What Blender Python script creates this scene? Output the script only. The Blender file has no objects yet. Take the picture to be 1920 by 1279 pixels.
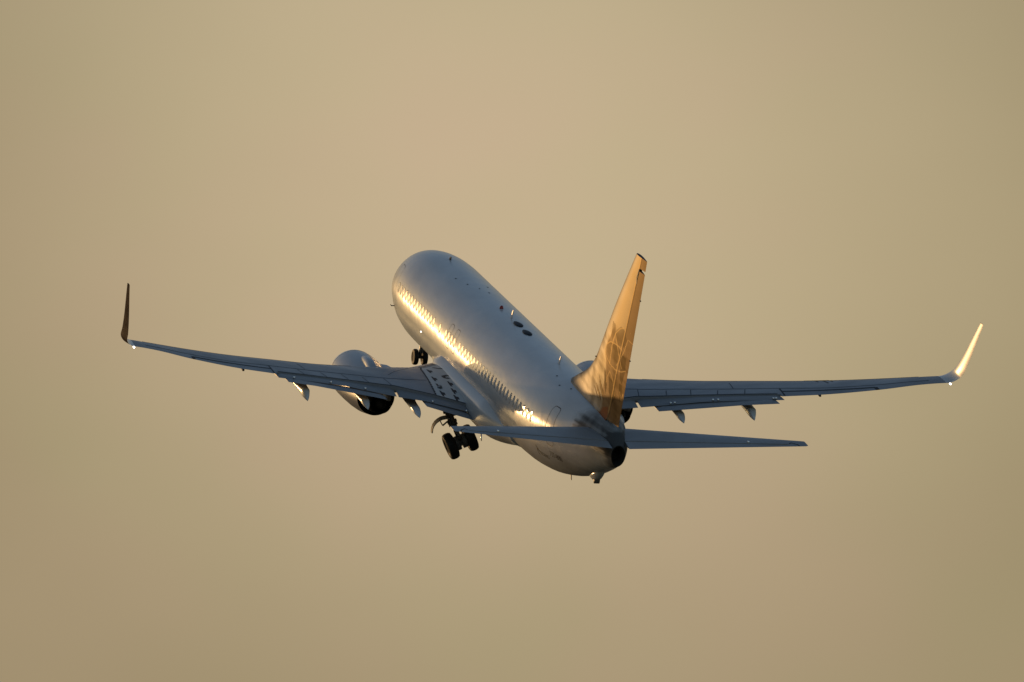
import bpy, bmesh, math, random
import numpy as np
from mathutils import Matrix, Vector
random.seed(4)
scene = bpy.context.scene

# ------------------------------------------------------------------ camera, attitude, light
ELEV = math.radians(6.0)                 # the camera on the ground looks up at the climbing aircraft
CAM_Z = 1.7
R_BODY = np.array([[0.23044680785765528, 0.9682860991552936, 0.09652097663633166],
                   [0.22206928940526727, 0.0442419271503407, -0.9740266334064254],
                   [-0.947406723351296, 0.24589567313118446, -0.2048311950951444]])   # body (aft, right, up) -> right, down, forward
T_BODY = np.array([0.08679617653123209, 1.1700959391777974, 400.0])
CE, SE = math.cos(ELEV), math.sin(ELEV)
CW = np.array([[1, 0, 0], [0, SE, CE], [0, -CE, SE]], float)   # right, down, forward -> world
M_BODY = CW @ R_BODY
LOC = CW @ T_BODY + np.array([0, 0, CAM_Z])

cam = bpy.data.cameras.new('camera')
cam.sensor_width = 36.0
cam.lens = 18318.917 / 1920 * 36.0
cam.clip_start = 1.0
cam.clip_end = 60000
camo = bpy.data.objects.new('camera', cam)
scene.collection.objects.link(camo)
camo.location = (0, 0, CAM_Z)
camo.rotation_euler = (math.pi / 2 + ELEV, 0, 0)
scene.camera = camo

S_BODY = np.array([-0.91, -0.37, -0.16])
S_BODY /= np.linalg.norm(S_BODY)
SUN = M_BODY @ S_BODY
SUN_EL = math.asin(SUN[2])
SUN_AZ = math.atan2(SUN[0], SUN[1])

world = bpy.data.worlds.new('World')
scene.world = world
world.use_nodes = True
wn, wl = world.node_tree.nodes, world.node_tree.links
bg = wn['Background']
sky = wn.new('ShaderNodeTexSky')
sky.sky_type = 'NISHITA'
sky.sun_disc = False
sky.sun_elevation = SUN_EL
sky.sun_rotation = SUN_AZ
sky.air_density = 1.0
sky.dust_density = 0.5
sky.ozone_density = 2.0
SKY_STRENGTH = 0.125
bg.inputs[1].default_value = SKY_STRENGTH
def wmath(op, a, b=None, c=None):
    nd = wn.new('ShaderNodeMath'); nd.operation = op
    for k, q in enumerate((a, b, c)):
        if q is None: continue
        if isinstance(q, (int, float)): nd.inputs[k].default_value = q
        else: wl.new(q, nd.inputs[k])
    return nd.outputs[0]
def wrange(v, a, b, c, d, mode='SMOOTHSTEP'):
    nd = wn.new('ShaderNodeMapRange'); nd.interpolation_type = mode
    wl.new(v, nd.inputs[0])
    for k, q in enumerate((a, b, c, d)): nd.inputs[k + 1].default_value = q
    return nd.outputs[0]
def wmix(f, a, b, blend='MIX'):
    nd = wn.new('ShaderNodeMixRGB'); nd.blend_type = blend
    for k, q in enumerate((f, a, b)):
        if isinstance(q, (int, float)): nd.inputs[k].default_value = q
        elif isinstance(q, tuple): nd.inputs[k].default_value = (*q, 1)
        else: wl.new(q, nd.inputs[k])
    return nd.outputs[0]
wtc = wn.new('ShaderNodeTexCoord')                       # Generated = direction of the sky
sep = wn.new('ShaderNodeSeparateXYZ'); wl.new(wtc.outputs['Generated'], sep.inputs[0])
def wdot(d):
    nd = wn.new('ShaderNodeVectorMath'); nd.operation = 'DOT_PRODUCT'
    wl.new(wtc.outputs['Generated'], nd.inputs[0]); nd.inputs[1].default_value = d
    return nd.outputs['Value']
# warm dusty haze low in the sky on the sun's side, with one broad paler patch; clear dusk sky above and behind
HZ = [c / SKY_STRENGTH for c in (.350, .278, .160)]
HB = [c / SKY_STRENGTH for c in (.555, .434, .275)]
ang = wmath('ARCCOSINE', wmath('MINIMUM', wdot((.0, math.cos(math.radians(7.0)), math.sin(math.radians(7.0)))), .9999999))
glow = wrange(ang, math.radians(.2), math.radians(4.3), 1.0, 0.0)
mpw = wn.new('ShaderNodeMapping'); mpw.inputs['Scale'].default_value = (14, 14, 22)
wl.new(wtc.outputs['Generated'], mpw.inputs[0])
nzw = wn.new('ShaderNodeTexNoise'); nzw.inputs['Scale'].default_value = 1.0; nzw.inputs['Detail'].default_value = 3
wl.new(mpw.outputs[0], nzw.inputs['Vector'])
glow = wmath('ADD', glow, wrange(nzw.outputs[0], .3, .7, -.10, .10, 'LINEAR'))
hz = wmix(glow, tuple(HZ), tuple(HB))
# pinker and greener drifts
mp2 = wn.new('ShaderNodeMapping'); mp2.inputs['Scale'].default_value = (26, 26, 30); mp2.inputs['Location'].default_value = (3.1, 1.7, .4)
wl.new(wtc.outputs['Generated'], mp2.inputs[0])
nz2 = wn.new('ShaderNodeTexNoise'); nz2.inputs['Scale'].default_value = 1.0; nz2.inputs['Detail'].default_value = 2
wl.new(mp2.outputs[0], nz2.inputs['Vector'])
hz = wmix(1.0, hz, wmix(wrange(nz2.outputs[0], .35, .65, 0, 1), (.985, 1.008, .98), (1.018, .992, 1.01)), 'MULTIPLY')
low = wrange(sep.outputs['Z'], .10, .55, 1.0, 0.0)
sunw = wrange(wdot((float(SUN[0]) / math.hypot(SUN[0], SUN[1]), float(SUN[1]) / math.hypot(SUN[0], SUN[1]), 0.0)), -.5, .75, 0.0, 1.0)
# the bright aureole round the low sun, well outside the picture to the left
aur = wmath('ARCCOSINE', wmath('MINIMUM', wdot(tuple(float(q) for q in SUN)), .9999999))
aur = wmath('EXPONENT', wmath('MULTIPLY', wmath('POWER', wmath('DIVIDE', aur, math.radians(11.5)), 2.0), -1.0))
hz = wmix(1.0, hz, wmix(aur, (0, 0, 0), tuple(c / SKY_STRENGTH for c in (3.3, 2.1, .82))), 'ADD')
dusk = wmix(1.0, sky.outputs[0], (1.15, 1.02, .93), 'MULTIPLY')
wl.new(wmix(wmath('MULTIPLY', low, sunw), dusk, hz), bg.inputs[0])

sun = bpy.data.lights.new('sun', 'SUN')
sun.energy = 1.1
sun.angle = math.radians(0.53)
sun.color = (1.0, 0.58, 0.24)
suno = bpy.data.objects.new('sun', sun)
scene.collection.objects.link(suno)
suno.rotation_euler = Vector(SUN).to_track_quat('Z', 'Y').to_euler()
suno.location = (0, 0, 300)

scene.view_settings.view_transform = 'Standard'
scene.view_settings.look = 'None'
scene.view_settings.exposure = 0.0
scene.view_settings.gamma = 1.0
scene.render.film_transparent = False

# ------------------------------------------------------------------ materials
def new_mat(name):
    m = bpy.data.materials.new(name)
    m.use_nodes = True
    return m, m.node_tree.nodes, m.node_tree.links, m.node_tree.nodes['Principled BSDF']

def setp(b, **k):
    for n, v in k.items():
        b.inputs[n.replace('_', ' ')].default_value = v

def paint(name, col, rough=0.3, dirt=0.12, scale=1.2, coat=0.0, metal=0.0, stretch=(0.25, 1, 1), spec=0.5):
    """aircraft paint with streaky dirt: base colour and gloss vary with object-space noise"""
    m, n, l, b = new_mat(name)
    tc = n.new('ShaderNodeTexCoord')
    mp = n.new('ShaderNodeMapping'); mp.inputs['Scale'].default_value = stretch
    l.new(tc.outputs['Object'], mp.inputs[0])
    nz = n.new('ShaderNodeTexNoise'); nz.inputs['Scale'].default_value = scale; nz.inputs['Detail'].default_value = 6
    nz.inputs['Roughness'].default_value = 0.62
    l.new(mp.outputs[0], nz.inputs['Vector'])
    mx = n.new('ShaderNodeMixRGB')
    mx.inputs[1].default_value = (*[c * (1 - dirt * 1.6) for c in col], 1)
    mx.inputs[2].default_value = (*[min(1, c * (1 + dirt * .7)) for c in col], 1)
    l.new(nz.outputs[0], mx.inputs[0])
    l.new(mx.outputs[0], b.inputs['Base Color'])
    mr = n.new('ShaderNodeMapRange')
    mr.inputs[1].default_value = .3; mr.inputs[2].default_value = .7
    mr.inputs[3].default_value = rough * 1.2; mr.inputs[4].default_value = rough * .85
    l.new(nz.outputs[0], mr.inputs[0]); l.new(mr.outputs[0], b.inputs['Roughness'])
    setp(b, Metallic=metal)
    b.inputs['Coat Weight'].default_value = coat
    b.inputs['Coat Roughness'].default_value = 0.12
    b.inputs['Specular IOR Level'].default_value = spec
    return m

def plain(name, col, rough=0.5, metal=0.0, spec=0.5):
    m, n, l, b = new_mat(name)
    setp(b, Base_Color=(*col, 1), Roughness=rough, Metallic=metal)
    b.inputs['Specular IOR Level'].default_value = spec
    return m

def vcol_paint(name, rough=0.3, coat=0.0, spec=.5, metal=0.0, bump=0.0, tint=False):
    m, n, l, b = new_mat(name)
    at = n.new('ShaderNodeVertexColor'); at.layer_name = 'paint'
    tc = n.new('ShaderNodeTexCoord')
    nz = n.new('ShaderNodeTexNoise'); nz.inputs['Scale'].default_value = 1.5; nz.inputs['Detail'].default_value = 7
    mp = n.new('ShaderNodeMapping'); mp.inputs['Scale'].default_value = (.3, 1, 1)
    l.new(tc.outputs['Object'], mp.inputs[0]); l.new(mp.outputs[0], nz.inputs['Vector'])
    mr = n.new('ShaderNodeMapRange'); mr.inputs[1].default_value = .25; mr.inputs[2].default_value = .75
    mr.inputs[3].default_value = .88; mr.inputs[4].default_value = 1.05
    l.new(nz.outputs[0], mr.inputs[0])
    mx = n.new('ShaderNodeMixRGB'); mx.blend_type = 'MULTIPLY'; mx.inputs[0].default_value = 1
    l.new(at.outputs[0], mx.inputs[1]); l.new(mr.outputs[0], mx.inputs[2])
    l.new(mx.outputs[0], b.inputs['Base Color'])
    setp(b, Metallic=metal)
    if tint: b.inputs['Specular Tint'].default_value = (.55, .52, .46, 1)        # mica paint keeps its colour at a glancing angle
    for sock, va_, vb in (('Roughness', rough, .75), ('Specular IOR Level', spec, .05)):     # soot is matt
        m2 = n.new('ShaderNodeMapRange'); m2.inputs[3].default_value = va_; m2.inputs[4].default_value = vb
        l.new(at.outputs['Alpha'], m2.inputs[0]); l.new(m2.outputs[0], b.inputs[sock])
    if bump:                                                          # slight oil-canning of the skin
        nb = n.new('ShaderNodeTexNoise'); nb.inputs['Scale'].default_value = 1.6; nb.inputs['Detail'].default_value = 2
        l.new(tc.outputs['Object'], nb.inputs['Vector'])
        bp = n.new('ShaderNodeBump'); bp.inputs['Strength'].default_value = bump; bp.inputs['Distance'].default_value = .05
        l.new(nb.outputs[0], bp.inputs['Height']); l.new(bp.outputs[0], b.inputs['Normal'])
    b.inputs['Coat Weight'].default_value = coat
    b.inputs['Coat Roughness'].default_value = .15
    return m

WHITE = paint('white_gloss_paint', (.54, .54, .54), .22, .10, coat=.0)
GREYPAINT = paint('grey_wing_paint', (.265, .27, .29), .42, .24, scale=1.3, stretch=(.6, .25, 1))
WALK = paint('pale_walkway_paint', (.62, .62, .61), .5, .15)
DOORMAT = paint('gear_door_paint', (.42, .42, .41), .62, .15, spec=.2)
FLAPGREY = paint('grey_flap_paint', (.22, .225, .24), .45, .14, scale=1.2, stretch=(.6, .25, 1))
SILVER = paint('bare_metal', (.62, .62, .64), .25, .10, metal=1.0, stretch=(1, .3, 1))
NACELLE = paint('nacelle_paint', (.40, .40, .41), .28, .12, metal=.25)
FAIRING = paint('fairing_paint', (.62, .62, .62), .20, .10, spec=.7)
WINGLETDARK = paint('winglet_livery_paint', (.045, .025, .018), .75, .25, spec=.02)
DARK = plain('dark_line_paint', (.012, .013, .016), .6)
BLACKHOT = plain('sooty_exhaust_metal', (.012, .011, .010), .7, .0, .2)
RUBBER = plain('tyre_rubber', (.010, .010, .010), .62, 0, .3)
GEARPAINT = plain('gear_grey_paint', (.10, .10, .10), .5)
STEEL = plain('oleo_steel', (.5, .5, .5), .2, 1.0)
RIM = plain('wheel_rim', (.02, .02, .02), .7, 0, .15)
CHROME = plain('polished_fitting', (.9, .88, .85), .18, 1.0)
GASKET = plain('window_seal', (.09, .08, .07), .6, 0, .15)
PANE = plain('window_pane', (.60, .60, .58), .13, 0.0, .55)
# acrylic panes sit flatter and steeper than the skin round them: lean their normals outwards and down
_n, _l = PANE.node_tree.nodes, PANE.node_tree.links
_g = _n.new('ShaderNodeNewGeometry'); _t = _n.new('ShaderNodeVectorTransform'); _t.vector_type = 'VECTOR'; _t.convert_from = 'OBJECT'; _t.convert_to = 'WORLD'
_t.inputs[0].default_value = (.0, 0, -.13)
_a = _n.new('ShaderNodeVectorMath'); _a.operation = 'ADD'; _l.new(_g.outputs['Normal'], _a.inputs[0]); _l.new(_t.outputs[0], _a.inputs[1])
_m = _n.new('ShaderNodeVectorMath'); _m.operation = 'NORMALIZE'; _l.new(_a.outputs[0], _m.inputs[0]); _l.new(_m.outputs[0], _n['Principled BSDF'].inputs['Normal'])
RED = plain('red_beacon_lens', (.28, .015, .01), .25)
ANTDARK = plain('dark_antenna', (.012, .014, .018), .55, 0, .25)
FINPAINT = vcol_paint('tail_livery_paint', .46, spec=0.0, metal=.65, tint=True)
FUSPAINT = vcol_paint('fuselage_paint', .22, spec=.42, bump=.3)
m, n, l, b = new_mat('navigation_lamp')
setp(b, Base_Color=(1, 1, 1, 1)); b.inputs['Emission Color'].default_value = (1, .97, .9, 1); b.inputs['Emission Strength'].default_value = 6
LAMP = m

# ------------------------------------------------------------------ helpers
root = bpy.data.objects.new('airliner', None)
scene.collection.objects.link(root)
mw = Matrix.Identity(4)
for i in range(3):
    for j in range(3):
        mw[i][j] = M_BODY[i][j]
    mw[i][3] = LOC[i]
root.matrix_world = mw
root['label'] = 'white twin engine jet airliner climbing away from the viewer with its wheels folding up'
root['category'] = 'airliner'

OFF = np.array([20.0, 0, 0])        # body x is metres aft of the nose; the root sits 20 m aft

def make(name, verts, faces, mats, parent, fmat=None, smooth=True, cols=None, label=None, sharp=None):
    me = bpy.data.meshes.new(name)
    v = np.asarray(verts, float) - OFF
    me.from_pydata([tuple(p) for p in v], [], [tuple(f) for f in faces])
    if not isinstance(mats, (list, tuple)):
        mats = [mats]
    for mm in mats:
        me.materials.append(mm)
    if fmat is not None:
        me.polygons.foreach_set('material_index', list(fmat))
    bm = bmesh.new(); bm.from_mesh(me)
    bmesh.ops.recalc_face_normals(bm, faces=bm.faces)
    bm.to_mesh(me); bm.free()
    if smooth:
        me.polygons.foreach_set('use_smooth', [True] * len(me.polygons))
        if sharp:
            me.set_sharp_from_angle(angle=math.radians(sharp))
    if cols is not None:
        ca = me.color_attributes.new('paint', 'FLOAT_COLOR', 'POINT')
        ca.data.foreach_set('color', (cols if np.shape(cols)[1] == 4 else np.c_[cols, np.zeros(len(cols))]).astype(np.float32).ravel())
    o = bpy.data.objects.new(name, me)
    scene.collection.objects.link(o)
    o.parent = parent
    if label:
        o['label'] = label
    return o

class MB:
    def __init__(s): s.v = []; s.f = []; s.m = []
    def add(s, v, f, mi=0):
        k = len(s.v)
        s.v += [tuple(p) for p in v]
        s.f += [tuple(i + k for i in q) for q in f]
        s.m += [mi] * len(f)
        return s
    def build(s, name, mats, parent, **kw):
        return make(name, s.v, s.f, mats, parent, fmat=s.m, **kw)

def loft(rings, cap0=True, cap1=True, closed=True):
    n = len(rings[0]); v = []; f = []
    for r in rings: v += [tuple(p) for p in r]
    for i in range(len(rings) - 1):
        for j in range(n if closed else n - 1):
            k = (j + 1) % n
            f.append((i * n + j, i * n + k, (i + 1) * n + k, (i + 1) * n + j))
    if cap0: f.append(tuple(range(n)))
    if cap1: f.append(tuple(range((len(rings) - 1) * n, len(rings) * n)))
    return v, f

def tube(p0, p1, r0, r1=None, n=14):
    p0 = np.array(p0, float); p1 = np.array(p1, float); r1 = r0 if r1 is None else r1
    d = p1 - p0; d /= np.linalg.norm(d)
    a = np.cross(d, [0, 0, 1] if abs(d[2]) < .9 else [1, 0, 0]); a /= np.linalg.norm(a); c = np.cross(d, a)
    rings = []
    for p, r in ((p0, r0), (p1, r1)):
        rings.append([p + r * (math.cos(t) * a + math.sin(t) * c) for t in np.linspace(0, 2 * math.pi, n, False)])
    return loft(rings)

def lathe(profile, axis, centre, n=32, cap=True):
    """profile: list of (along, radius) around axis through centre"""
    ax = np.array(axis, float); ax /= np.linalg.norm(ax); c = np.array(centre, float)
    a = np.cross(ax, [0, 0, 1] if abs(ax[2]) < .9 else [1, 0, 0]); a /= np.linalg.norm(a); bb = np.cross(ax, a)
    rings = [[c + ax * s + r * (math.cos(t) * a + math.sin(t) * bb) for t in np.linspace(0, 2 * math.pi, n, False)] for s, r in profile]
    return loft(rings, cap, cap)

def box(c, sx, sy, sz, R=np.eye(3)):
    v = [np.array(c) + R @ np.array([x * sx / 2, y * sy / 2, z * sz / 2]) for x in (-1, 1) for y in (-1, 1) for z in (-1, 1)]
    f = [(0, 1, 3, 2), (4, 6, 7, 5), (0, 4, 5, 1), (2, 3, 7, 6), (0, 2, 6, 4), (1, 5, 7, 3)]
    return v, f

def ss(x, a, b):
    t = np.clip((np.asarray(x, float) - a) / (b - a), 0, 1)
    return t * t * (3 - 2 * t)

def spline(x, xs, ys):
    """monotone-ish cubic (Catmull-Rom) interpolation through a table"""
    xs = np.asarray(xs, float); ys = np.asarray(ys, float); x = np.clip(np.asarray(x, float), xs[0], xs[-1])
    i = np.clip(np.searchsorted(xs, x, side='right') - 1, 0, len(xs) - 2)
    d = np.diff(ys) / np.diff(xs)
    mtan = np.empty_like(ys); mtan[0] = d[0]; mtan[-1] = d[-1]
    for k in range(1, len(ys) - 1):
        mtan[k] = 0 if d[k - 1] * d[k] <= 0 else 2 * d[k - 1] * d[k] / (d[k - 1] + d[k])
    h = xs[i + 1] - xs[i]; t = (x - xs[i]) / h
    return (ys[i] * (2 * t**3 - 3 * t**2 + 1) + h * mtan[i] * (t**3 - 2 * t**2 + t) + ys[i + 1] * (-2 * t**3 + 3 * t**2) + h * mtan[i + 1] * (t**3 - t**2))

# ------------------------------------------------------------------ fuselage shape
FX = [.75, .80, .95, 1.2, 1.7, 2.2, 2.65, 3.1, 3.6, 4.2, 4.9, 5.6, 6.4, 7.4]
FTOP = [-.55, -.40, -.24, -.02, .24, .46, .70, 1.05, 1.34, 1.56, 1.70, 1.79, 1.85, 1.88]
FBOT = [-.55, -.70, -.86, -1.07, -1.36, -1.58, -1.75, -1.87, -1.95, -2.02, -2.07, -2.11, -2.13, -2.13]
FW = [0.01, .16, .34, .58, .86, 1.06, 1.20, 1.32, 1.44, 1.56, 1.69, 1.77, 1.84, 1.88]
AX = [24.5, 26, 28, 30, 32, 34, 35.5, 36.6, 37.1, 37.45]
ATOP = [1.88, 1.88, 1.88, 1.865, 1.83, 1.74, 1.60, 1.38, 1.18, .97]
ABOT = [-2.13, -2.13, -2.09, -1.93, -1.58, -1.06, -.56, -.16, .00, .12]
AW = [1.88, 1.88, 1.86, 1.77, 1.56, 1.21, .88, .57, .41, .28]
def f_top(x): return np.where(x < 12, spline(x, FX, FTOP), spline(x, AX, ATOP))
def f_bot(x): return np.where(x < 12, spline(x, FX, FBOT), spline(x, AX, ABOT))
def f_w(x): return np.where(x < 12, spline(x, FX, FW), spline(x, AX, AW))
def f_mid(x):
    t = np.where(x < 12, 1 - ss(x, .75, 5.5), 0); u = np.where(x > 12, ss(x, 26, 37.45), 0)
    return -.55 * t + .55 * u
# lower lobe: circle r 1.8 centred .33 below; the crease lies at z = -.61
_a0 = math.asin(.61 / 1.88)
NUP, NL1, NL2 = 48, 6, 30
def unit_ring():
    pts = []
    for t in np.linspace(math.pi / 2, -_a0, NUP // 2 + NL1): pts.append((math.cos(t), math.sin(t) if t > 0 else math.sin(t) * 1.88 / 2.13))
    yb = 1.88 * math.cos(_a0); a1 = math.acos(min(1, yb / 1.8)); a1 = math.atan2(.61 - .33, yb)
    r = math.hypot(yb, .28)
    for t in np.linspace(a1, math.pi / 2, NL2 // 2 + 1)[1:]: pts.append((r * math.cos(t) / 1.88, -(.33 + 1.8 * math.sin(t)) / 2.13))
    left = [(-y, z) for y, z in pts[1:-1]][::-1]
    return np.array(pts + left)
UR = unit_ring()
_half = UR[:NUP // 2 + NL1 + NL2 // 2]        # right half, top to bottom
def fus_ring(x):
    x = float(x); w, t, b, m = float(f_w(x)), float(f_top(x)), float(f_bot(x)), float(f_mid(x))
    return np.array([(x, y * w, m + (z * (t - m) if z > 0 else z * (m - b))) for y, z in UR])
def fus_y(x, z):
    w, t, b, m = float(f_w(x)), float(f_top(x)), float(f_bot(x)), float(f_mid(x))
    zz = (z - m) / (t - m) if z > m else (z - m) / (m - b)
    return w * float(np.interp(-zz, -_half[:, 1], _half[:, 0]))
def fus_pt(x, z, side, off=0.0):
    y = fus_y(x, z); e = .04
    dz = (fus_y(x, z + e) - fus_y(x, z - e)) / (2 * e); dx = (fus_y(x + e, z) - fus_y(x - e, z)) / (2 * e)
    nn = np.array([-dx, 1, -dz]); nn /= np.linalg.norm(nn)
    p = np.array([x, y, z]) + nn * off
    return np.array([p[0], side * p[1], p[2]])
def fus_top_pt(x, y, off=0.0):
    """point on the crown, given x and a small y"""
    w, t, m = float(f_w(x)), float(f_top(x)), float(f_mid(x))
    c = math.sqrt(max(0, 1 - (y / w)**2))
    p = np.array([x, y, m + c * (t - m)]); nn = np.array([0, y / w, c]); nn /= np.linalg.norm(nn)
    return p + nn * off

xs = np.concatenate([.75 + np.array([0, .03, .08, .15, .25, .4, .6, .8]), np.arange(1.75, 7.4, .2), np.arange(7.45, 24.5, .3), np.arange(24.6, 37.4, .07), [37.45]])
rings = [fus_ring(x) for x in xs]
v, f = loft(rings, True, False)
va = np.array(v)
rng = np.random.RandomState(3)
col = np.tile(np.array([.53, .53, .535]), (len(v), 1))
# soot and dirt of the tail: streaks round the tailplane root, darker towards the exhaust
def fbm(x, z, s):
    rr = np.random.RandomState(s); o = np.zeros_like(x)
    for k in range(6):
        fx, fz, p1, p2 = rr.uniform(.6, 1.4) * 1.7**k, rr.uniform(.6, 1.4) * 1.7**k, rr.uniform(0, 6), rr.uniform(0, 6)
        o += np.sin(fx * x + fz * z * 1.3 + p1) * np.sin(fz * z * 1.1 - fx * .6 * x + p2) / 1.5**k
    return o
nz = fbm(va[:, 0] * .7, va[:, 2] * 3, 1)
nz2_ = fbm(va[:, 0] * 1.1, va[:, 2] * 7 + va[:, 1], 5)
zone = ss(va[:, 0] + .22 * nz2_, 33.9, 35.0) * ss(va[:, 2] + .16 * nz, .55, .85) * (1 - ss(va[:, 2] - .12 * (37 - va[:, 0]) + .1 * nz2_, 1.22, 1.5))
soot_belly = np.clip(zone * (.92 + .25 * nz2_), 0, 1)
zone2 = ss(va[:, 0] + .12 * nz2_, 36.5, 37.25)
soot_belly = np.clip(soot_belly + .85 * zone2, 0, .96)
belly_dark = (1 - ss(va[:, 2] + .25 * nz2_, -.9, .1)) * ss(va[:, 0], 22, 28) * (.55 + .2 * nz)  # rear belly gets unevenly darker towards the bottom
soot_belly = np.clip(soot_belly + .5 * np.clip(belly_dark, 0, 1), 0, .96)
col *= (1 - .9 * soot_belly)[:, None]
fus = make('fuselage', v, f, FUSPAINT, root, cols=np.c_[col, soot_belly])
# exhaust of the auxiliary power unit at the tail cone's end
mb = MB()
r_end = fus_ring(37.45); cen = r_end.mean(0)
inn = [cen + (p - cen) * .90 for p in r_end]
deep = [cen + (p - cen) * .8 + np.array([-.6, 0, 0]) for p in r_end]
v, f = loft([r_end + np.array([.001, 0, 0]), np.array(inn) + np.array([.03, 0, 0]), deep], False, True)
mb.add(v, f); mb.build('exhaust_outlet', BLACKHOT, fus)

# wing to body fairing
def fairing_ring(x, n=64):
    a = ss(x, 12.0, 15.0) * (1 - ss(x, 22.6, 26.2))
    w = 1.50 + .62 * a; bot = -1.95 - .52 * a; top = -1.05 + .62 * a; mid = -1.25
    pts = []
    for t in np.linspace(0, 2 * math.pi, n, False):
        c, s = math.cos(t), math.sin(t)
        e = 2.5
        y = w * math.copysign(abs(c)**(2 / e), c); z = math.copysign(abs(s)**(2 / e), s)
        pts.append((x, y, mid + (z * (top - mid) if z > 0 else z * (mid - bot))))
    return pts
v, f = loft([fairing_ring(x) for x in np.arange(12.0, 26.3, .2)])
fair = make('belly_fairing', v, f, WHITE, fus)

# ------------------------------------------------------------------ surface strips
def polyline_strip(mb, pts2, width, mapfn, step=.12, mi=0):
    """thin painted line: 2-D path, mapped on to a surface"""
    P = [np.array(p, float) for p in pts2]; D = [P[0]]
    for a, b in zip(P[:-1], P[1:]):
        k = max(1, int(np.linalg.norm(b - a) / step))
        for i in range(1, k + 1): D.append(a + (b - a) * i / k)
    D = np.array(D); T = np.gradient(D, axis=0); T /= np.linalg.norm(T, axis=1)[:, None] + 1e-9
    N = np.c_[-T[:, 1], T[:, 0]] * width / 2
    v = []; f = []
    for p, q in zip(D, N):
        v += [mapfn(*(p - q)), mapfn(*(p + q))]
    for i in range(len(D) - 1): f.append((2 * i, 2 * i + 1, 2 * i + 3, 2 * i + 2))
    mb.add(v, f, mi)
def patch(mb, poly2, mapfn, mi=0):
    """small filled shape mapped on to a surface as a fan"""
    P = np.array(poly2, float); c = P.mean(0)
    v = [mapfn(*c)] + [mapfn(*(c + (p - c) * .5)) for p in P] + [mapfn(*p) for p in P]
    k = len(P); f = []
    for i in range(k):
        j = (i + 1) % k
        f += [(0, 1 + i, 1 + j), (1 + i, 1 + k + i, 1 + k + j, 1 + j)]
    mb.add(v, f, mi)
def rrect(cx, cz, w, h, r, n=5):
    out = []
    for sx, sz, a0 in ((1, 1, 0), (-1, 1, 90), (-1, -1, 180), (1, -1, 270)):
        for t in np.linspace(a0, a0 + 90, n):
            out.append((cx + sx * (w / 2 - r) + r * math.cos(math.radians(t)), cz + sz * (h / 2 - r) + r * math.sin(math.radians(t))))
    return out

# windows of the left side (the right side is out of sight from any place near the camera)
WX = [6.37 + .518 * k for k in range(14)] + [14.24] + [15.33, 15.85, 16.38, 16.90] + [17.80 + .535 * k for k in range(24)]
for x in WX:
    mb = MB(); patch(mb, rrect(x, .335, .25, .41, .11), lambda a, b: fus_pt(a, b, -1, .006))
    w = mb.build('window', PANE, root)
    mb = MB()
    o1 = rrect(x, .335, .275, .435, .12); o2 = rrect(x, .335, .25, .41, .11)
    k = len(o1)
    v = [fus_pt(*p, -1, .005) for p in o1] + [fus_pt(*p, -1, .009) for p in o2]
    mb.add(v, [(i, (i + 1) % k, k + (i + 1) % k, k + i) for i in range(k)])
    mb.build('window_frame', GASKET, w)

def outline_door(name, cx, cz, w, h, r, lw=.035):
    mb = MB(); o = rrect(cx, cz, w, h, r, 7); o.append(o[0])
    polyline_strip(mb, o, lw, lambda a, b: fus_pt(a, b, -1, .005), .08)
    return mb.build(name, DARK, fus)
outline_door('passenger_door', 32.25, .46, .74, 1.55, .18, .028)
for x in (15.85, 16.90):
    outline_door('emergency_exit', x, .38, .52, .98, .13, .02)
outline_door('passenger_door', 5.3, .15, .80, 1.85, .2, .016)

# ------------------------------------------------------------------ small things on the skin
def blade(name, x, h, chord, mat, y=0, sweep=.3, thick=.05, below=False):
    base = fus_top_pt(x, y) if not below else np.array([x, y, float(f_bot(x))])
    s = -1 if below else 1
    rr = []
    for k, (zz, c, dx) in enumerate(((-.08, 1.1, 0), (h * .5, .8, sweep * .5), (h, .55, sweep))):
        ring = []
        for t in np.linspace(0, 2 * math.pi, 12, False):
            ring.append(base + np.array([dx + chord * c * .5 * math.cos(t), thick * .5 * math.sin(t) * (1 - .3 * k / 2), s * zz]))
        rr.append(ring)
    v, f = loft(rr)
    return make(name, v, f, mat, fus, sharp=40)
def dome(mb, c, nrm, r, h, mi=0, n=14):
    nrm = np.array(nrm, float); nrm /= np.linalg.norm(nrm)
    mb.add(*lathe([(-.02, r), (h * .45, r * .9), (h * .85, r * .55), (h, r * .08)], nrm, c, n), mi)
mb = MB(); dome(mb, fus_top_pt(16.95, 0), (0, 0, 1), .085, .13); mb.build('beacon_light', RED, fus)
blade('blade_antenna', 18.67, .38, .30, WHITE, sweep=.28)
blade('blade_antenna', 26.98, .34, .30, WHITE, sweep=.28)
blade('blade_antenna', 7.5, .13, .36, ANTDARK, sweep=.15)
for x in (19.93, 21.5):                   # two flat dark fairings on the crown
    rr = []
    for s, q in ((-.62, .05), (-.5, .45), (-.25, .85), (0, 1), (.25, .95), (.45, .6), (.58, .08)):
        ring = []
        for t in np.linspace(0, math.pi, 11): ring.append(fus_top_pt(x + s * .92, .18 * q * math.cos(t), .012 + .055 * q * math.sin(t)))
        for t in np.linspace(.8, -.8, 5): ring.append(fus_top_pt(x + s * .92, -.18 * q * t, -.02))
        rr.append(ring)
    v, f = loft(rr); make('flat_antenna', v, f, ANTDARK, fus)
# small dark vents on the crown
for x, y in ((11.0, -.55), (12.3, -.35), (13.2, -.05), (13.9, .2), (12.6, .45), (30.3, -.75), (31.2, -.5), (29.0, -.55)):
    mb = MB(); pl = [(x + .08 * math.cos(t), y + .035 * math.sin(t)) for t in np.linspace(0, 2 * math.pi, 10, False)]
    patch(mb, pl, lambda a, b: fus_top_pt(a, b, .006)); mb.build('vent', ANTDARK, fus)
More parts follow.
